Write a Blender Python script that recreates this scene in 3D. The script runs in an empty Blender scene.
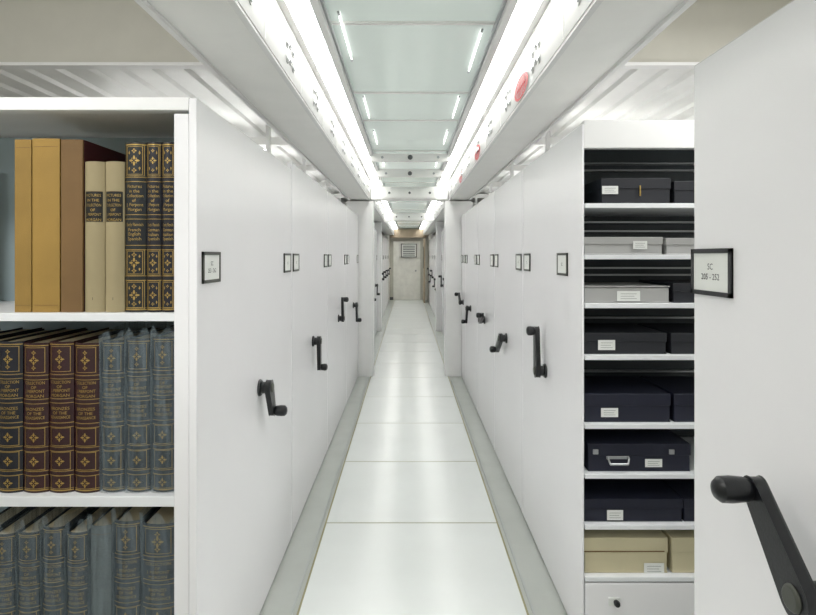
import bpy, math, random
from mathutils import Vector, noise
random.seed(7)
F=563.0
sc=bpy.context.scene
sc.view_settings.view_transform='Standard'

def lin(c):
    r=[]
    for v in c:
        v=v/255.0
        r.append(v/12.92 if v<=0.04045 else ((v+0.055)/1.055)**2.4)
    return (r[0],r[1],r[2],1)

def M(name,rgb,rough=0.5,metal=0.0,var=0.06,scale=6.0,bump=0.0,bscale=60.0,stretch=(1,1,1),emit=0,spec=0.5,coat=0):
    m=bpy.data.materials.new(name); m.use_nodes=True
    nt=m.node_tree; N=nt.nodes; L=nt.links
    b=N['Principled BSDF']
    tc=N.new('ShaderNodeTexCoord'); mp=N.new('ShaderNodeMapping'); mp.inputs['Scale'].default_value=stretch
    L.new(tc.outputs['Object'],mp.inputs['Vector'])
    nz=N.new('ShaderNodeTexNoise'); nz.inputs['Scale'].default_value=scale; nz.inputs['Detail'].default_value=4
    L.new(mp.outputs[0],nz.inputs['Vector'])
    cr=N.new('ShaderNodeValToRGB')
    c=lin(rgb)
    cr.color_ramp.elements[0].position=0.3; cr.color_ramp.elements[1].position=0.7
    cr.color_ramp.elements[0].color=(c[0]*(1-var),c[1]*(1-var),c[2]*(1-var),1)
    cr.color_ramp.elements[1].color=(min(1,c[0]*(1+var)),min(1,c[1]*(1+var)),min(1,c[2]*(1+var)),1)
    L.new(nz.outputs['Fac'],cr.inputs['Fac']); L.new(cr.outputs['Color'],b.inputs['Base Color'])
    b.inputs['Roughness'].default_value=rough; b.inputs['Metallic'].default_value=metal
    b.inputs['Specular IOR Level'].default_value=spec
    b.inputs['Coat Weight'].default_value=coat
    if bump>0:
        n2=N.new('ShaderNodeTexNoise'); n2.inputs['Scale'].default_value=bscale
        L.new(mp.outputs[0],n2.inputs['Vector'])
        bp=N.new('ShaderNodeBump'); bp.inputs['Strength'].default_value=bump; bp.inputs['Distance'].default_value=0.01
        L.new(n2.outputs['Fac'],bp.inputs['Height']); L.new(bp.outputs[0],b.inputs['Normal'])
    if emit>0:
        b.inputs['Emission Color'].default_value=c; b.inputs['Emission Strength'].default_value=emit
    return m

enamel=M('white_enamel',(238,237,239),0.26,var=0.012,scale=2,bump=0.02,bscale=8)
enamel2=M('white_enamel_frame',(234,234,233),0.35,var=0.02)
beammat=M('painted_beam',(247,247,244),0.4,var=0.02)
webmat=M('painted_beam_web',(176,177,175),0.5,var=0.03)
beige=M('offwhite_plaster',(206,204,194),0.7,var=0.03)
corr=M('corrugated_metal',(232,232,229),0.35,var=0.03)
inner=M('shelf_back_blue',(172,190,196),0.5,var=0.05)
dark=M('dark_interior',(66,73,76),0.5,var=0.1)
gapm=M('gap_dark',(90,92,94),0.7)
shelfm=M('shelf_white',(232,234,236),0.35,var=0.02)
black=M('black_plastic',(18,20,23),0.32,var=0.1,bump=0.05,bscale=200)
blackf=M('black_frame',(66,68,60),0.4)
card=M('card_white',(228,230,226),0.6,var=0.02)
ink=M('ink',(40,40,44),0.7)
tile=M('floor_tile_laminate',(222,226,224),0.24,var=0.02,scale=3,bump=0.015,bscale=5)
joint=M('tile_joint',(150,146,112),0.6)
strip=M('floor_side_vinyl',(180,184,179),0.45,var=0.04)
rail=M('steel_rail',(180,184,182),0.3,metal=0.6)
light=M('fluorescent_diffuser',(254,253,249),0.5,emit=10)
tube=M('fluorescent_tube',(252,253,250),0.5,emit=3)
fill_tube=M('fill_lamp_tube',(252,252,250),0.5,emit=18)  # emission for the added fill lamps above the stacks
glass=M('ceiling_glass_glow',(196,206,200),0.10,var=0.03,scale=1.5,emit=0.36)  # slight glow added to the glass panels as extra fill
chrome=M('satin_metal',(180,182,184),0.3,metal=0.8)
red=M('red_sticker',(190,16,24),0.5)
gold=M('gold_leaf',(186,156,88),0.35,metal=0.55,var=0.15,scale=60)
pages=M('book_pages',(206,192,160),0.8,var=0.1,scale=120,stretch=(8,8,0.2))
tan=M('cloth_gold',(146,116,56),0.75,var=0.1,scale=8,bump=0.15,bscale=400)
tan2=M('cloth_ochre',(156,124,60),0.75,var=0.08,scale=8,bump=0.15,bscale=400)
brown=M('cloth_brown',(118,90,54),0.75,var=0.1,bump=0.15,bscale=400)
cream=M('cloth_cream',(158,145,112),0.8,var=0.06,bump=0.15,bscale=400)
maroon=M('leather_maroon',(48,18,23),0.4,var=0.2,scale=25,bump=0.25,bscale=180)
darkred=M('cover_darkred',(66,18,27),0.6)
navy=M('leather_navy',(20,22,34),0.4,var=0.2,scale=25,bump=0.25,bscale=180)
green=M('leather_green',(24,30,34),0.4,var=0.2,scale=25,bump=0.25,bscale=180)
slate=M('leather_slate',(28,36,42),0.5,var=0.2,scale=20,bump=0.2,bscale=120)
slate2=M('leather_slate_grey',(96,104,104),0.5,var=0.15,scale=20,bump=0.2,bscale=120)
box_navy=M('box_navy',(20,23,42),0.55,var=0.1,bump=0.1,bscale=300)
box_black=M('box_black',(26,28,35),0.6,var=0.1,bump=0.1,bscale=300)
box_grey=M('box_grey',(166,166,164),0.6,var=0.04)
box_beige=M('box_beige',(204,195,162),0.65,var=0.04)
doorm=M('door_beige',(244,243,236),0.5)
brownw=M('brown_panel',(176,160,138),0.6)

def film(name,a0,a1,rgb):
    pl=bpy.data.materials.new(name); pl.use_nodes=True
    nt=pl.node_tree; b=nt.nodes['Principled BSDF']
    b.inputs['Base Color'].default_value=lin(rgb); b.inputs['Roughness'].default_value=0.16
    n=nt.nodes.new('ShaderNodeTexNoise'); n.inputs['Scale'].default_value=14; n.inputs['Detail'].default_value=4
    tcn=nt.nodes.new('ShaderNodeTexCoord'); mpn=nt.nodes.new('ShaderNodeMapping'); mpn.inputs['Scale'].default_value=(5,5,0.7)
    nt.links.new(tcn.outputs['Object'],mpn.inputs['Vector']); nt.links.new(mpn.outputs[0],n.inputs['Vector'])
    rp=nt.nodes.new('ShaderNodeMapRange'); rp.inputs['From Min'].default_value=0.35; rp.inputs['From Max'].default_value=0.7
    rp.inputs['To Min'].default_value=a0; rp.inputs['To Max'].default_value=a1
    nt.links.new(n.outputs['Fac'],rp.inputs['Value']); nt.links.new(rp.outputs[0],b.inputs['Alpha'])
    bp=nt.nodes.new('ShaderNodeBump'); bp.inputs['Strength'].default_value=0.7; bp.inputs['Distance'].default_value=0.015
    nt.links.new(n.outputs['Fac'],bp.inputs['Height']); nt.links.new(bp.outputs[0],b.inputs['Normal'])
    return pl
pl=film('plastic_film',0.14,0.50,(134,148,155))

_tc={}
def text_mesh(s):
    if s in _tc: return _tc[s]
    cu=bpy.data.curves.new('t','FONT'); cu.body=s; cu.size=1; cu.resolution_u=2
    ob=bpy.data.objects.new('t',cu); sc.collection.objects.link(ob)
    dg=bpy.context.evaluated_depsgraph_get()
    me=bpy.data.meshes.new_from_object(ob.evaluated_get(dg))
    vs=[(v.co.x,v.co.y) for v in me.vertices]; fs=[tuple(p.vertices) for p in me.polygons]
    bpy.data.objects.remove(ob); bpy.data.meshes.remove(me); bpy.data.curves.remove(cu)
    x0=min(v[0] for v in vs);x1=max(v[0] for v in vs);y0=min(v[1] for v in vs);y1=max(v[1] for v in vs)
    vs=[(v[0]-(x0+x1)/2,v[1]-(y0+y1)/2) for v in vs]
    _tc[s]=(vs,fs,x1-x0,y1-y0); return _tc[s]

class MB:
    def __init__(s): s.v=[];s.f=[];s.m=[];s.mats=[]
    def mi(s,m):
        if m not in s.mats: s.mats.append(m)
        return s.mats.index(m)
    def raw(s,vs,fs,m):
        o=len(s.v); s.v+= [tuple(v) for v in vs]; k=s.mi(m)
        for f in fs: s.f.append(tuple(i+o for i in f)); s.m.append(k)
        return s
    def box(s,x0,x1,y0,y1,z0,z1,m):
        if x0>x1:x0,x1=x1,x0
        vs=[(x0,y0,z0),(x1,y0,z0),(x1,y1,z0),(x0,y1,z0),(x0,y0,z1),(x1,y0,z1),(x1,y1,z1),(x0,y1,z1)]
        return s.raw(vs,[(3,2,1,0),(4,5,6,7),(0,1,5,4),(1,2,6,5),(2,3,7,6),(3,0,4,7)],m)
    def prism(s,poly,z0,z1,m):
        n=len(poly)
        vs=[(p[0],p[1],z0) for p in poly]+[(p[0],p[1],z1) for p in poly]
        fs=[tuple(reversed(range(n))),tuple(range(n,2*n))]+[(i,(i+1)%n,n+(i+1)%n,n+i) for i in range(n)]
        return s.raw(vs,fs,m)
    def tubeline(s,pts,rads,m,seg=16,cap=True):
        pts=[Vector(p) for p in pts]; vs=[];n=len(pts)
        d=(pts[-1]-pts[0]).normalized(); up=Vector((0,0,1)) if abs(d.z)<0.9 else Vector((0,1,0))
        a=d.cross(up).normalized(); c=d.cross(a).normalized()
        for p,r in zip(pts,rads):
            for k in range(seg):
                t=2*math.pi*k/seg; vs.append(p+a*math.cos(t)*r+c*math.sin(t)*r)
        fs=[]
        for i in range(n-1):
            for k in range(seg):
                fs.append((i*seg+k,i*seg+(k+1)%seg,(i+1)*seg+(k+1)%seg,(i+1)*seg+k))
        if cap: fs+= [tuple(reversed(range(seg))),tuple(range((n-1)*seg,n*seg))]
        return s.raw(vs,fs,m)
    def text(s,t,fn,size,m,width=None):
        vs,fs,w,h=text_mesh(t)
        k=size
        if width and w*k>width: kx=width/w
        else: kx=k
        return s.raw([fn(x*kx,y*k) for x,y in vs],fs,m)
    def build(s,name,parent=None,bevel=0,smooth=True,seg=2):
        n=len(s.v)
        c=Vector((sum(v[0] for v in s.v)/n,sum(v[1] for v in s.v)/n,sum(v[2] for v in s.v)/n))
        me=bpy.data.meshes.new(name)
        me.from_pydata([(v[0]-c.x,v[1]-c.y,v[2]-c.z) for v in s.v],[],s.f)
        for m in s.mats: me.materials.append(m)
        me.polygons.foreach_set('material_index',s.m)
        if smooth:
            me.polygons.foreach_set('use_smooth',[True]*len(me.polygons)); me.set_sharp_from_angle(angle=math.radians(35))
        me.update()
        ob=bpy.data.objects.new(name,me); sc.collection.objects.link(ob)
        if parent: ob.parent=parent; ob.location=c-parent.location
        else: ob.location=c
        if bevel>0:
            b=ob.modifiers.new('bevel','BEVEL'); b.width=bevel; b.segments=seg; b.limit_method='ANGLE'; b.angle_limit=math.radians(40)
        return ob
def empty(name,loc):
    e=bpy.data.objects.new(name,None); e.empty_display_size=0.1; e.location=loc; sc.collection.objects.link(e); return e

XL=-0.615; XR=0.66; CX=0.02
YB=-2.6; YE=19.2
# ---------------- room shell ----------------
b=MB(); b.box(-2.6,2.6,YB,YE,-0.1,0.0,strip); b.build('floor')
b=MB(); 
yy=0.33-3*0.937
HW=0.478
while yy<YE-0.1:
    y1=min(yy+0.937,YE)
    b.box(CX-HW+0.004,CX+HW-0.004,yy+0.005,y1-0.005,0.0005,0.012,tile)
    yy+=0.937
b.build('floor_tiles',bevel=0.001)
b=MB(); b.box(CX-HW-0.005,CX+HW+0.005,YB+0.05,YE-0.01,0.0002,0.0105,joint); b.build('trim_tile_joint')
b=MB()
for x in (CX-HW-0.03,CX+HW+0.03):
    b.box(x-0.005,x+0.005,YB+0.05,YE-0.01,0.0002,0.005,rail)
b.build('trim_floor_rail')
b=MB(); b.box(-2.7,2.7,YB,YE+0.1,2.8,2.9,beige); b.build('ceiling')
b=MB(); b.box(-2.7,-2.6,YB,YE+0.1,-0.1,2.8,beige); b.build('wall_left')
b=MB(); b.box(2.6,2.7,YB,YE+0.1,-0.1,2.8,beige); b.build('wall_right')
b=MB(); b.box(-2.6,2.6,YB-0.1,YB,-0.1,2.8,beige); b.build('wall_back')
b=MB(); b.box(-2.6,2.6,YE,YE+0.1,-0.1,2.8,beige); b.build('wall_front')
b=MB(); b.box(-0.9,-0.63,17.9,YE-0.001,0,2.18,doorm); b.build('wall_end_left')
b=MB(); b.box(0.67,0.95,17.5,YE-0.001,0,2.18,doorm); b.build('wall_end_right')
for side in (-1,1):
    xa=CX+side*0.76; xb=side*2.6
    b=MB()
    n=int(abs(xb-xa)/0.16)
    st=(xb-xa)/n
    prof=[]
    for i in range(n):
        x=xa+st*i
        prof+=[(x,2.50),(x+st*0.5,2.50),(x+st*0.6,2.482),(x+st*0.9,2.482)]
    prof.append((xb,2.50))
    k=len(prof)
    vs=[(p[0],2.84,p[1]) for p in prof]+[(p[0],YE,p[1]) for p in prof]
    b.raw(vs,[(i,i+1,k+i+1,k+i) for i in range(k-1)],corr)
    b.build('ceiling_corrugated_deck',smooth=False)
    b=MB(); b.box(xa,xb,2.80,2.83,2.45,2.8,beige); b.box(xa,xb,2.775,2.83,2.44,2.456,enamel2)
    b.build('trim_ceiling_fascia')
    b=MB()
    for y in (4.6,6.0,7.4,8.8,10.2,12,14,16): b.box(xa,xb,y,y+0.06,2.41,2.47,corr)
    b.build('trim_deck_joist')
    for y in (3.95,5.3,6.7,8.1):  # added fill lamps, hidden behind the units, to brighten the deck
        e=empty('deck_fill_lamp',(side*1.4,y,2.3)); b=MB()
        b.tubeline([(side*1.0,y,2.24),(side*2.1,y,2.24)],[0.012,0.012],fill_tube,10)
        b.build('tube',e); b=MB()
        for xx in (0.98,2.12): b.box(side*xx-0.012,side*xx+0.012,y-0.02,y+0.02,2.215,2.474,enamel2)
        b.build('bracket',e)
# beams along aisle
for side in (-1,1):
    b=MB()
    xo=CX+side*0.755; xi=CX+side*0.49; 
    b.box(xo,xi,YB+0.02,YE-0.02,2.20,2.79,beammat)
    b.box(xi,CX+side*0.462,YB+0.02,YE-0.02,2.415,2.79,beammat)
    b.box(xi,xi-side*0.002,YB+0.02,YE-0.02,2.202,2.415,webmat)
    b.box(xi-side*0.0,xi+side*0.02,YB+0.02,YE-0.02,2.192,2.20,enamel2)
    b.box(xo,xo-side*0.02,YB+0.02,YE-0.02,2.185,2.20,enamel2)
    b.build('ceiling_beam',bevel=0.003)
    b=MB()
    y=-0.5+0.2
    xw=xi-side*0.002
    while y<17.5:
        for k in range(3):
            for r in range(2):
                z=2.265+0.06*r+0.012*(k%2); yk=y+0.055*k
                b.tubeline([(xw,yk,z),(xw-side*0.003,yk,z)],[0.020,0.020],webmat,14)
                b.tubeline([(xw-side*0.003,yk,z),(xw-side*0.008,yk,z)],[0.012,0.010],chrome,12)
        b.box(xw,xw-side*0.002,y+0.28,y+0.283,2.21,2.41,corr)
        y+=0.62
    b.build('beam_bolts')
    b=MB()
    y=YB+0.05
    while y<YE-0.2:
        y1=min(y+1.5,YE-0.05)
        b.box(CX+side*0.460,CX+side*0.37,y+0.01,y1-0.01,2.425,2.46,light); y+=1.5
    b.build('fluorescent_strip_light')
    b=MB(); b.box(CX+side*0.37,CX+side*0.338,YB+0.02,YE-0.02,2.40,2.79,enamel2)
    b.box(CX+side*0.338,CX+side*0.328,YB+0.02,YE-0.02,2.42,2.44,chrome); b.build('trim_light_channel',bevel=0.002)
b=MB()
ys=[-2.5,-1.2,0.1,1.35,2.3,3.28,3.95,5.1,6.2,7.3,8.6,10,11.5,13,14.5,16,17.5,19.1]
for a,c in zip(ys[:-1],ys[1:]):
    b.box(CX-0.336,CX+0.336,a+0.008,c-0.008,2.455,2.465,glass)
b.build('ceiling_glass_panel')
b=MB()
for i,y in enumerate(ys[1:-1]):
    b.box(CX-0.337,CX+0.337,y-0.012,y+0.012,2.447,2.475,beammat)
b.build('trim_glass_bars',bevel=0.002)
b=MB()
for (yc,xx) in ((2.45,-0.29),(2.62,0.29),(3.6,-0.285),(3.6,0.285),(4.5,-0.28),(4.5,0.28),(5.7,0.27),(5.7,-0.27)):
    b.tubeline([(CX+xx,yc-0.26,2.444),(CX+xx,yc+0.26,2.444)],[0.0035,0.0035],tube,10)
    for e in(-0.26,0.26): b.tubeline([(CX+xx,yc+e-0.012,2.444),(CX+xx,yc+e+0.012,2.444)],[0.005,0.005],chrome,10)
b.build('fluorescent_tubes')
b=MB()
for y,zt in ((5.05,2.42),(5.9,2.4)):
    b.box(CX-0.36,CX+0.36,y,y+0.05,zt-0.07,zt,beammat)
    b.tubeline([(CX,y-0.012,zt-0.035),(CX,y+0.001,zt-0.035)],[0.022,0.022],gapm,16)
    for e in (-0.25,0.25): b.tubeline([(CX+e,y-0.008,zt-0.035),(CX+e,y+0.001,zt-0.035)],[0.012,0.012],chrome,12)
b.build('trim_cross_bar',bevel=0.003)

# red stickers
for (y,k) in ((2.52,1.0),(4.1,1.0),(5.4,1.0)):
    x=CX+0.49-0.005; b=MB()
    W=0.15*k; H=0.05; zc=2.255
    def P(u,v,o=0): return (x-o, y-u, zc+v)
    n=20
    for i in range(n):
        t=2*math.pi*i/n; t2=2*math.pi*(i+1)/n
        b.raw([P(W*math.cos(t),H*math.sin(t)),P(W*math.cos(t2),H*math.sin(t2)),P(W*.80*math.cos(t2),H*.78*math.sin(t2)),P(W*.80*math.cos(t),H*.78*math.sin(t))],[(0,1,2,3)],red)
    for i in range(-3,4):
        h=H*0.72*math.sqrt(max(0.05,1-(i/4)**2)); u=i*W*0.2
        b.raw([P(u-W*.06,-h),P(u+W*.06,-h),P(u+W*.06,h),P(u-W*.06,h)],[(0,1,2,3)],red)
    b.raw([P(-W*.7,-H*.12),P(W*.7,-H*.12),P(W*.7,H*.12),P(-W*.7,H*.12)],[(0,1,2,3)],red)
    b.build('red_sticker',smooth=False)

# portals
for y,dp,wl in ((6.98,0.22,0.20),(11.22,0.16,0.1)):
    e=empty('portal_post',(CX,y,0))
    b=MB()
    b.box(-0.76,-0.63+wl,y,y+dp,0,2.184,enamel2); b.box(0.64-wl+0.02,0.80,y,y+dp,0,2.184,enamel2)
    b.build('posts',e,bevel=0.006)
    b=MB(); b.box(-0.63+wl-0.03,0.64-wl+0.05,y-0.01,y+dp-0.02,2.20,2.36,beammat); b.box(CX-0.33,CX+0.33,y-0.03,y-0.01,2.215,2.345,beammat)
    for xx in (-0.25,0.0,0.25): b.tubeline([(CX+xx,y-0.035,2.28),(CX+xx,y-0.03,2.28)],[0.015,0.015],gapm,12)
    b.build('trim_portal_header',bevel=0.004)

# end wall details
e=empty('door_1',(0,YE,0)); b=MB()
b.box(-0.5,0.42,YE-0.06,YE-0.001,0,2.0,doorm)
b.box(-0.42,0.34,YE-0.08,YE-0.06,0.02,1.93,doorm)
b.box(-0.2,0.28,YE-0.085,YE-0.08,0.15,0.7,doorm)
b.tubeline([(0.26,YE-0.14,1.0),(0.26,YE-0.08,1.0)],[0.03,0.03],chrome)
b.build('leaf',e,bevel=0.005)
e=empty('wall_vent',(0,YE,1.6)); b=MB()
b.box(-0.24,0.3,YE-0.16,YE-0.085,1.45,1.92,gapm)
b.box(-0.21,0.27,YE-0.165,YE-0.16,1.48,1.89,card)
for i in range(6): b.box(-0.17,0.23,YE-0.175,YE-0.165,1.52+i*0.06,1.545+i*0.06,gapm)
b.build('louvre_box',e,bevel=0.004)
b=MB(); b.box(-0.6,0.62,YE-0.3,YE-0.001,2.12,2.4,brownw); b.build('trim_end_header')
e=empty('end_side_door',(0.5,YE-1,0)); b=MB()  # brown door standing partly open, right of the end wall
b.box(0.50,0.545,YE-1.3,YE-0.35,0.0,2.05,brownw); b.box(0.49,0.50,YE-1.2,YE-0.45,1.1,1.8,blackf)
b.build('leaf',e,bevel=0.004)
b=MB(); b.box(-0.62,-0.5,YE-0.02,YE-0.001,0.0,0.1,gapm); b.build('baseboard_front')

# ---------------- crank and label ----------------
def crank(parent,side,y,z,ang,L=0.17,G=0.095,A=0.03):
    X=XL if side<0 else XR; o=-side
    b=MB(); a=math.radians(ang)
    dy,dz=math.sin(a),math.cos(a)
    b.tubeline([(X,y,z),(X+o*0.010,y,z)],[0.036,0.032],black,24)
    b.tubeline([(X+o*0.010,y,z),(X+o*A,y,z),(X+o*(A+0.012),y,z)],[0.024,0.024,0.028],black,20)
    px,pz=-dz,dy
    def q(l,w,off): return (X+o*off, y+dy*l+px*w, z+dz*l+pz*w)
    prof=[]
    for i in range(9):
        t=math.pi*i/8+math.pi/2; prof.append((0.032*math.cos(t),0.032*math.sin(t)))
    for i in range(9):
        t=-math.pi/2+math.pi*i/8; prof.append((L+0.021*math.cos(t),0.021*math.sin(t)))
    n=len(prof)
    vs=[q(l,w,A) for l,w in prof]+[q(l,w,A+0.022) for l,w in prof]
    b.raw(vs,[tuple(range(n)),tuple(reversed(range(n,2*n)))]+[(i,(i+1)%n,n+(i+1)%n,n+i) for i in range(n)],black)
    b.tubeline([q(0,0,A+0.022),q(0,0,A+0.028)],[0.022,0.018],blackf,20)
    s0=A+0.018; LL=G-s0
    offs=[s0,s0+LL*.08,s0+LL*.2,s0+LL*.55,s0+LL*.82,s0+LL*.95,G]; rr=[0.014,0.018,0.021,0.023,0.022,0.015,0.004]
    b.tubeline([q(L,0,t) for t in offs],rr,black,20)
    b.build('crank_handle',parent,bevel=0.002)
def label(parent,side,y,w=0.155,h=0.096,lines=('SC',),z=1.465,t=0.010):
    X=XL if side<0 else XR; o=-side
    b=MB()
    b.box(X,X+o*0.003,y-w/2,y+w/2,z-h/2,z+h/2,blackf)
    for (a,c,d,e_) in ((-w/2,w/2,h/2-t,h/2),(-w/2,w/2,-h/2,-h/2+t),(-w/2,-w/2+t,-h/2,h/2),(w/2-t,w/2,-h/2,h/2)):
        b.box(X,X+o*0.006,y+a,y+c,z+d,z+e_,blackf if h<0.1 else black)
    b.box(X+o*0.003,X+o*0.004,y-w/2+t,y+w/2-t,z-h/2+t,z+h/2-t,card)
    for i,s in enumerate(lines):
        zz=z+0.012-i*0.022 if len(lines)>1 else z
        b.text(s,lambda u,v:(X+o*0.0045,y+u if side<0 else y-u,zz+v),0.019,ink,width=w*0.6)
    b.build('label_holder',parent)

def closed_unit(side,y0,y1,top,ang,lab=(True,True),hy=None,lines=('SC',),crk=True):
    X=XL if side<0 else XR
    e=empty('mobile_shelving_unit',((X+side*0.6),(y0+y1)/2,0))
    g=0.004
    b=MB()
    b.box(X+side*0.024,side*1.95,y0+0.02,y1-0.02,0.06,top-0.03,enamel2)
    b.box(X+side*0.03,side*1.9,y0+0.05,y1-0.05,0.0,0.06,gapm)
    b.build('carriage_body',e)
    b=MB(); b.box(X,X+side*0.024,y0+g,y1-g,0.015,top,enamel); b.build('end_panel',e,bevel=0.004)
    if crk: crank(e,side,hy if hy else (y0+y1)/2,0.95,ang)
    if lab[0]: label(e,side,y0+0.11,lines=lines)
    if lab[1]: label(e,side,y1-0.11)
    return e

S=1.33
for i in range(3):
    closed_unit(-1,2.97+S*i,2.97+S*(i+1),2.0,[176,-8,172][i])
for y in (7.3,8.6,9.9,11.42,12.7,14.0,15.3,16.6): closed_unit(-1,y,y+1.28,2.0,random.choice([0,170,30,200]))
rs=[3.235,4.3,5.37,6.44]
aR=[125,-70,150,-90]
for i in range(3): closed_unit(1,rs[i],rs[i+1],2.0,aR[i])
closed_unit(1,6.44,6.96,2.0,60)
for y in (7.3,8.6,9.9,11.42,12.65,13.9,15.1,16.25): closed_unit(1,y,y+1.22,2.0,random.choice([0,170,60,200]))
eR=closed_unit(1,0.0,1.305,1.94,0,lab=(False,False),crk=False)
crank(eR,1,0.868,0.972,42,L=0.165,G=0.13,A=0.045)
label(eR,1,1.222,w=0.16,h=0.102,lines=('SC','205 - 252'),t=0.010)
closed_unit(-1,-1.6,-0.3,1.96,180,lab=(False,False))

# ---------------- open left unit ----------------
e=empty('open_shelving_unit',(-1.25,2.3,0)); Y0=1.64
b=MB(); b.box(XL,XL-0.024,Y0,2.965,0.015,1.96,enamel); b.build('end_panel',e,bevel=0.003)
crank(e,-1,2.33,0.955,155,L=0.12,G=0.105); label(e,-1,1.755,lines=('SC','253 - 262')); label(e,-1,2.86)
b=MB()
b.box(-1.95,XL-0.024,2.12,2.94,0.06,1.93,enamel2)
b.box(-1.9,-0.66,1.68,2.93,0.0,0.06,gapm)
b.build('carriage_body',e)
b=MB()
b.box(XL-0.024,-0.682,Y0,Y0+0.03,0.06,1.915,enamel)
b.box(-1.95,XL-0.024,Y0,Y0+0.03,1.925,1.963,enamel2)
b.box(-1.95,XL-0.024,Y0+0.03,2.12,1.945,1.955,enamel2)
b.box(-1.95,-1.92,Y0,2.12,0.06,1.94,enamel)
b.box(XL-0.03,XL-0.04,Y0+0.03,2.10,0.06,1.94,inner)
b.box(-1.92,XL-0.04,2.09,2.12,0.06,1.94,inner)
b.build('cabinet_frame',e,bevel=0.002)
b=MB()
for z in (1.333,0.797,0.26):
    b.box(-1.92,-0.642,Y0+0.004,2.09,z-0.024 if z>0.9 else z-0.03,z,shelfm)
b.box(-1.92,-0.642,Y0+0.01,Y0+0.03,0.06,0.16,enamel2)
b.build('shelf_boards',e,bevel=0.002)

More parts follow.
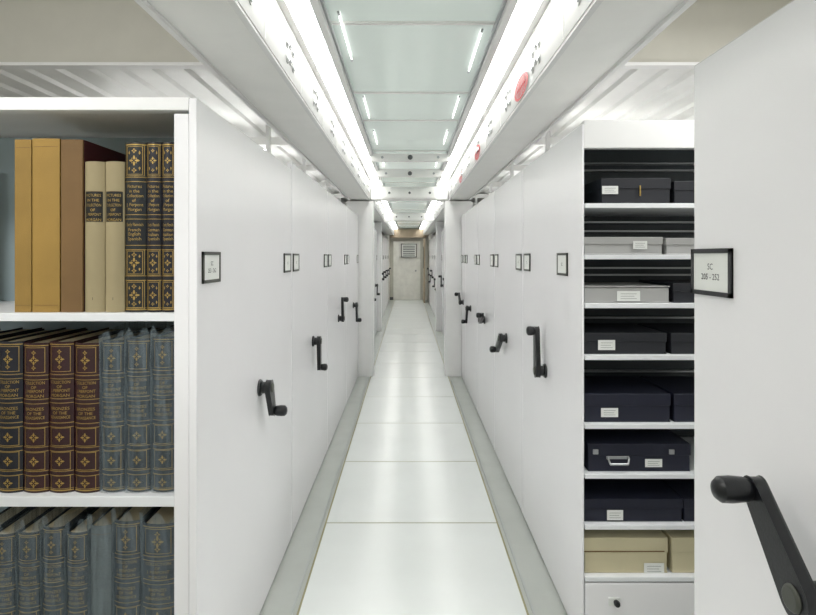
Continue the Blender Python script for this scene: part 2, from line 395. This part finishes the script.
YS=1.668; PXM=YS/F
def xs(u): return (u-408)*PXM
def book(parent,u0,u1,z0,h,mat,style='plain',depth=0.34,yf=YS,bulge=None,lines=(),side_mat=None):
    x0,x1=xs(u0)+0.0008,xs(u1)-0.0008
    w=x1-x0; cx=(x0+x1)/2
    if bulge is None: bulge=min(0.012,w*0.22)
    def sy(x,off=0):
        t=(x-cx)/(w/2); return yf+bulge*min(1.1,t*t)-off
    b=MB(); n=12; T=0.003
    outer=[(x0+w*i/n,sy(x0+w*i/n)) for i in range(n+1)]
    innr=[(x0+T+(w-2*T)*i/n,sy(x0+T+(w-2*T)*i/n)+T+0.002) for i in range(n+1)]
    poly=[(x0,yf+depth)]+outer+[(x1,yf+depth),(x1-T,yf+depth)]+list(reversed(innr))+[(x0+T,yf+depth)]
    b.prism(poly,z0,z0+h,mat)
    if side_mat: b.box(x1-0.0005,x1+0.0008,yf+0.012,yf+depth,z0,z0+h+0.001,side_mat)
    b.box(x0+T,x1-T,yf+bulge+0.006,yf+depth-0.006,z0+0.004,z0+h-0.006,pages)
    def arc(z,hh,off,m,f=1.0):
        xa=cx-w/2*f; xb=cx+w/2*f
        o=[(xa+(xb-xa)*i/n,sy(xa+(xb-xa)*i/n,off)) for i in range(n+1)]
        i_=[(p[0],p[1]+off+0.001) for p in reversed(o)]
        b.prism(o+i_,z,z+hh,m)
    def shape(pts,zc,off=0.0012):
        b.raw([(cx+p[0],sy(cx+p[0],off),zc+p[1]) for p in pts],[tuple(range(len(pts)))],gold)
    def ornament(zc,s):
        a=s
        for k in range(4):
            t=math.pi/2*k; c,s_=math.cos(t),math.sin(t)
            pts=[(0.12,0),(0.45,0.22),(0.75,0.16),(1.0,0),(0.75,-0.16),(0.45,-0.22)]
            shape([(a*(p[0]*c-p[1]*s_),a*(p[0]*s_+p[1]*c)) for p in pts],zc)
            c2,s2=math.cos(t+math.pi/4),math.sin(t+math.pi/4)
            pts=[(0.4,0),(0.55,0.1),(0.7,0),(0.55,-0.1)]
            shape([(a*(p[0]*c2-p[1]*s2),a*(p[0]*s2+p[1]*c2)) for p in pts],zc)
    def frame(zc,hh,f=0.8):
        ww=w/2*f; t=0.0012
        arc(zc-hh/2,t,0.0012,gold,f); arc(zc+hh/2,t,0.0012,gold,f)
        for sx in(-1,1):
            xx=sx*ww; shape([(xx,-hh/2),(xx-sx*0.0014,-hh/2),(xx-sx*0.0014,hh/2),(xx,hh/2)],zc)
    def txt(s,zc,size,m=gold,f=0.78):
        b.text(s,lambda u,v:(cx+u,sy(cx+u,0.0014),zc+v),size,m,width=w*f)
    if style in('leather','ornate'):
        fr=[0,0.13,0.29,0.45,0.61,0.77,1.0] if style=='leather' else [0,0.2,0.38,0.56,0.78,1.0]
        N=len(fr)-1
        cells=[]
        for i in range(N):
            za=z0+h*fr[i]; zb=z0+h*fr[i+1]; cells.append(((za+zb)/2,zb-za))
            if i>0:
                arc(za-0.004,0.008,0.0025,mat); arc(za-0.0075,0.0016,0.001,gold); arc(za+0.0055,0.0016,0.001,gold)
        arc(z0+0.006,0.0025,0.001,gold); arc(z0+h-0.009,0.0025,0.001,gold); arc(z0+0.012,0.001,0.001,gold)
        for i,(zc,ch) in enumerate(cells):
            if style=='leather':
                if i in (N-2,N-3) and lines:
                    part=lines[0] if i==N-2 else lines[1]
                    kk=len(part)
                    for j,s in enumerate(part): txt(s,zc+(kk-1)*0.0065-j*0.013,0.0125)
                else:
                    frame(zc,ch*0.72); ornament(zc,w*0.2)
                    if i==N-1: ornament(zc+ch*.22,w*.1); ornament(zc-ch*.22,w*.1)
            else:
                if i==N-2 and lines:
                    kk=len(lines[0])
                    for j,s in enumerate(lines[0]): txt(s,zc+(kk-1)*0.007-j*0.014,0.0135)
                elif i==2 and len(lines)>1:
                    kk=len(lines[1])
                    for j,s in enumerate(lines[1]): txt(s,zc+(kk-1)*0.007-j*0.014,0.0135)
                else:
                    frame(zc,ch*0.82,0.88); frame(zc,ch*0.74,0.74); ornament(zc,w*0.26)
                    for q in (-1,1):
                        ornament(zc+q*ch*0.26,w*0.13)
                        for r in (-1,1):
                            shape([(r*w*.24,q*ch*.16),(r*w*.29,q*ch*.2),(r*w*.24,q*ch*.27),(r*w*.2,q*ch*.2)],zc)
    elif style=='cream':
        arc(z0+h*0.60,h*0.20,0.0008,black,0.86)
        for j,s in enumerate(lines): txt(s,z0+h*0.775-j*0.0145,0.0115,gold,0.74)
        arc(z0+h*0.80,0.001,0.001,brown,0.82); txt('I',z0+0.04,0.012,ink,0.3)
    elif style=='tan':
        arc(z0+0.02,0.0012,0.0006,brown,0.9); arc(z0+h-0.025,0.0012,0.0006,brown,0.9)
    b.build('book',parent)
def wrap(parent,u0,u1,z0,h,depth=0.34,yf=YS,sd=0,flare=1.0):
    rnd=random.Random(sd)
    x0,x1=xs(u0)-0.0008+0.001,xs(u1)-0.0002; w=x1-x0; cx=(x0+x1)/2; bulge=min(0.012,w*.22)
    n=12; pts=[(x0,yf+depth*f) for f in (0.9,0.5,0.2)]
    for i in range(n+1):
        x=x0+w*i/n; t=(x-cx)/(w/2); pts.append((x,yf+bulge*t*t-0.004))
    pts+=[(x1,yf+depth*f) for f in (0.2,0.5,0.9)]
    zs=[i/22 for i in range(22)]+[0.985,1.0]
    rows=[]; NZ=len(zs)
    for j,t in enumerate(zs):
        row=[]
        for i,(x,y) in enumerate(pts):
            nv=noise.noise(Vector((x*60,t*7,sd*3.1))); n2=noise.noise(Vector((x*120+5,t*14,sd*7.7)))
            jx=rnd.uniform(-1,1)*0.0006; jy=min(0.001,nv*0.004+n2*0.002-0.001)
            z=z0+0.001+h*t
            if j==NZ-2: z+=0.004; jy-=0.003
            if j==NZ-1:
                z+= flare*(0.010+0.012*math.sin(i*0.9+sd)+rnd.uniform(0,0.008)); jy-=0.006*abs(math.sin(i+sd))
            row.append((x+jx,y+jy,z))
        rows.append(row)
    k=len(pts); vs=[p for r in rows for p in r]
    fs=[(j*k+i,j*k+i+1,(j+1)*k+i+1,(j+1)*k+i) for j in range(NZ-1) for i in range(k-1)]
    b=MB(); b.raw(vs,fs,pl)
    b.build('plastic_cover',parent)

e1=empty('row_of_books',(xs(90),YS,1.333)); zt=1.3335
book(e1,-140,-115,zt,0.46,brown,'tan'); book(e1,-114,-90,zt,0.50,tan,'tan')
book(e1,14,31,zt,0.512,tan,'tan',bulge=0.002,depth=0.36)
book(e1,31.3,59,zt,0.515,tan2,'tan',bulge=0.004,depth=0.36)
book(e1,60,82,zt,0.512,brown,'tan',bulge=0.004,depth=0.34,side_mat=darkred)
CL=('PICTURES','IN THE','COLLECTION','OF','J. PIERPONT','MORGAN')
book(e1,82.6,103,zt,0.447,cream,'cream',lines=CL)
book(e1,103.2,123,zt,0.447,cream,'cream',lines=CL)
T1=('Pictures','in the','Collection','of','J. Pierpont','Morgan'); T2=('Dutch, Flemish','German','Italian','Spanish')
book(e1,123.3,145,zt,0.505,green,'ornate',lines=(T1,('Early Flemish','French','English','Spanish')))
book(e1,145.2,160.5,zt,0.505,navy,'ornate',lines=(T1,T2))
book(e1,160.7,174.5,zt,0.505,navy,'ornate',lines=(T1,T2))

e2=empty('row_of_books',(xs(90),YS,0.797)); zt=0.7975
LB=(('COLLECTION','OF','J. PIERPONT','MORGAN'),('BRONZES','OF THE','RENAISSANCE'))
us=[(-84,-58,navy),(-57,-32,navy),(-31,-6,navy),(-5,20.5,navy),(21,46.5,maroon),(47,72,maroon),(72.5,97.5,maroon)]
for i,(a,c,m) in enumerate(us): book(e2,a,c,zt,0.444+0.004*(i%2),m,'leather',lines=LB)
for i,(a,c) in enumerate(((98,122.5),(123,148.5),(149,174))):
    book(e2,a+1,c-1,zt,0.450+[0.0,0.006,0.012][i],slate,'leather',lines=LB,yf=YS+0.006); wrap(e2,a,c,zt,0.456+0.006*i,sd=i+1)
e3=empty('row_of_books',(xs(90),YS,0.26)); zt=0.2605
for i,(a,c,m,h) in enumerate(((-36,-12,slate,.415),(-11,12.5,slate,.41),(13,37.5,slate,.415),(38,62,slate,.43),(62.5,85.5,slate,.415),(86,110,slate2,.435),(110.5,138.5,slate,.448),(139,174,slate,.44))):
    book(e3,a+1,c-1,zt,h,m,'leather' if m is slate else 'tan',lines=LB,yf=YS+0.006); wrap(e3,a,c,zt,h+0.005,sd=i+11,flare=1.5)

# ---------------- open right unit ----------------
Y0=2.135; e=empty('open_shelving_unit',(1.3,2.68,0)); PR=Y0/F
def zr(v): return 1.5-(v-256)*PR
def xr(u): return (u-408)*PR
b=MB(); b.box(XR,XR+0.008,Y0,3.23,0.015,2.0,enamel); b.build('end_panel',e,bevel=0.002)
crank(e,1,2.70,0.95,4,L=0.19,G=0.09); label(e,1,2.40); label(e,1,3.11)
b=MB()
b.box(XR+0.008,1.95,2.62,3.2,0.06,1.98,enamel2); b.box(XR+0.05,1.9,2.2,3.1,0,0.06,gapm); b.build('carriage_body',e)
b=MB()
b.box(XR+0.008,1.95,Y0,Y0+0.03,zr(148),2.015,enamel2)
b.box(XR+0.008,1.95,Y0+0.03,2.62,1.99,2.01,enamel2)
b.box(1.92,1.95,Y0,2.62,0.06,1.99,enamel)
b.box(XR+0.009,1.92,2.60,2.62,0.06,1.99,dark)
b.box(XR+0.0085,XR+0.013,Y0+0.03,2.60,0.06,1.98,inner)
b.build('cabinet_frame',e,bevel=0.0015)
b=MB(); SV=[205.5,257,306,358,427,477,528,580]
for v in SV:
    z=zr(v); b.box(XR+0.013,1.92,Y0+0.004,2.58,z-0.009,z+0.009,shelfm)
for v in (163,170,222,231,268,275,318,372,440,488,540):
    z=1.5-(v-256)*2.56/F; b.box(XR+0.013,1.92,2.57,2.60,z-0.004,z+0.004,chrome)
b.build('shelf_boards',e,bevel=0.0015)
b=MB(); b.box(XR+0.012,1.92,Y0+0.005,Y0+0.03,0.06,zr(584),enamel)
b.box(xr(612)-0.012,xr(612)+0.03,Y0-0.0,Y0+0.006,zr(606),zr(598),card)
b.tubeline([(xr(616),Y0+0.006,zr(602)),(xr(616),Y0-0.012,zr(602)),(xr(616),Y0-0.022,zr(602))],[0.008,0.012,0.009],black)
b.build('drawer',e,bevel=0.002)

def sbox(name,u0,u1,vt,vs,mat,lab=None,lid=True,depth=0.32,yo=0.03,col2=None):
    z0=zr(vs)+0.0095; y=Y0+yo; k=(y)/Y0
    x0,x1=xr(u0)*k,xr(u1)*k; z1=1.5-(vt-256)*PR*k
    x0=max(x0,XR+0.015)
    en=empty(name,((x0+x1)/2,y,z0)); b=MB()
    b.box(x0+0.003,x1-0.003,y+0.003,y+depth-0.003,z0,z1-0.006,mat)
    if lid:
        hl=(z1-z0)*0.42
        b.box(x0,x1,y,y+depth,z1-hl,z1,col2 or mat)
        b.box(x0+0.001,x1-0.001,y+0.001,y+depth,z0,z0+0.004,mat)
    else:
        b.box(x0,x1,y,y+depth,z1-0.004,z1,mat); b.box(x0,x1,y,y+depth,z0,z0+0.004,mat)
    b.build('case',en,bevel=0.002)
    if lab:
        a,c,d,f=lab; b=MB()
        xa,xb=xr(a)*k,xr(c)*k; za,zb=1.5-(d-256)*PR*k,1.5-(f-256)*PR*k
        b.box(xa,xb,y-0.0015,y-0.0002,zb,za,card)
        for i in range(3):
            zz=za-(za-zb)*(0.28+0.24*i); b.box(xa+(xb-xa)*0.15,xb-(xb-xa)*(0.15+0.1*(i%2)),y-0.0018,y-0.0015,zz-0.0005,zz+0.0005,ink)
        b.build('paper_label',en)
    return en,y,z0,z1
en,y,z0,z1=sbox('archival_box',601,671,178,205.5,box_black,(602,618,186,194))
b=MB(); b.tubeline([(xr(643),y-0.004,(z0+z1)/2+0.02),(xr(643),y-0.004,(z0+z1)/2-0.02)],[0.003,0.003],gold,8); b.build('clasp',en)
sbox('archival_box',674,720,181,205.5,box_black)
sbox('archival_box',584,663,237,257,box_grey,(633,647,241,249))
sbox('archival_box',666,730,238,257,box_grey)
sbox('archival_box',584,670,286,306,box_grey,(617,640,291,301),lid=False)
sbox('archival_box',673,735,283,306,box_black)
sbox('archival_box',584,667,333,358,box_black,(598,615,340,350))
sbox('archival_box',671,735,333,358,box_black)
sbox('archival_box',584,671,394,427,box_navy,(601,618,408,417))
sbox('archival_box',674,735,394,427,box_navy)
en,y,z0,z1=sbox('clamshell_case',588,691,444,477,box_navy,(645,662,459,467))
b=MB(); zc=zr(463)
hx0,hx1=xr(610),xr(631)
b.tubeline([(hx0,y,zc+0.01),(hx0,y-0.012,zc+0.008)],[0.005,0.004],chrome,10)
b.tubeline([(hx1,y,zc+0.01),(hx1,y-0.012,zc+0.008)],[0.005,0.004],chrome,10)
b.tubeline([(hx0,y-0.012,zc+0.009),(hx0+0.006,y-0.018,zc-0.01)],[0.003,0.004],chrome,10)
b.tubeline([(hx1,y-0.012,zc+0.009),(hx1-0.006,y-0.018,zc-0.01)],[0.003,0.004],chrome,10)
b.tubeline([(hx0+0.005,y-0.018,zc-0.01),(hx1-0.005,y-0.018,zc-0.01)],[0.0045,0.0045],chrome,10)
b.box(hx0-0.004,hx1+0.004,y-0.002,y,zc+0.004,zc+0.016,chrome)
for u in (598,675):
    b.box(xr(u)-0.01,xr(u)+0.01,y-0.006,y,zr(452)-0.018,zr(452),chrome)
b.build('handle_and_latches',en,bevel=0.001)
sbox('archival_box',584,683,499,528,box_navy,(607,623,510,520))
sbox('archival_box',684,735,499,528,box_navy)
en,y,z0,z1=sbox('archival_box',584,668,538,580,box_beige,(644,664,563,574))
b=MB(); b.box(xr(584),xr(668),y-0.0015,y,zr(556),zr(555),brown); b.build('lid_edge',en)
sbox('archival_box',672,735,538,580,box_beige)

# ---------------- lights ----------------
def area(name,loc,sx,sy,e,col=(1,1,1),rot=(0,0,0)):
    l=bpy.data.lights.new(name,'AREA'); l.shape='RECTANGLE'; l.size=sx; l.size_y=sy; l.energy=e; l.color=col
    o=bpy.data.objects.new(name,l); o.location=loc; o.rotation_euler=rot; sc.collection.objects.link(o); return o
def fill_fixture(loc,sx,sy,e,col,rot):  # added out-of-view fill light, with a housing made up for it
    area('added_fill_light',(loc[0],loc[1],loc[2]-0.03),sx,sy,e,col,rot)
    b=MB(); b.box(loc[0]-sx/2-0.02,loc[0]+sx/2+0.02,loc[1]-sy/2-0.02,loc[1]+sy/2+0.02,loc[2]+0.03,2.8,enamel2); b.build('fill_light_housing')
fill_fixture((-1.5,0.6,2.7),1.2,0.3,22,(1,1,0.99),(math.radians(20),0,0))
fill_fixture((1.6,1.75,2.7),1.2,0.25,20,(1,1,1),(0,0,0))
fill_fixture((-1.5,-1.9,2.7),1.2,0.3,27,(1,1,0.99),(math.radians(20),0,0))
fill_fixture((1.5,-1.2,2.7),1.2,0.3,27,(1,1,0.99),(math.radians(20),0,0))
w=bpy.data.worlds.new('World'); sc.world=w; w.use_nodes=True
w.node_tree.nodes['Background'].inputs[0].default_value=(1,1,1,1); w.node_tree.nodes['Background'].inputs[1].default_value=0.3

cam=bpy.data.cameras.new('camera'); co=bpy.data.objects.new('camera',cam); sc.collection.objects.link(co)
co.location=(0,0,1.5); co.rotation_euler=(math.pi/2,0,0)
cam.sensor_width=36; cam.lens=F/816*36; cam.shift_y=-(307.5-256)/816; cam.clip_start=0.02
sc.camera=co
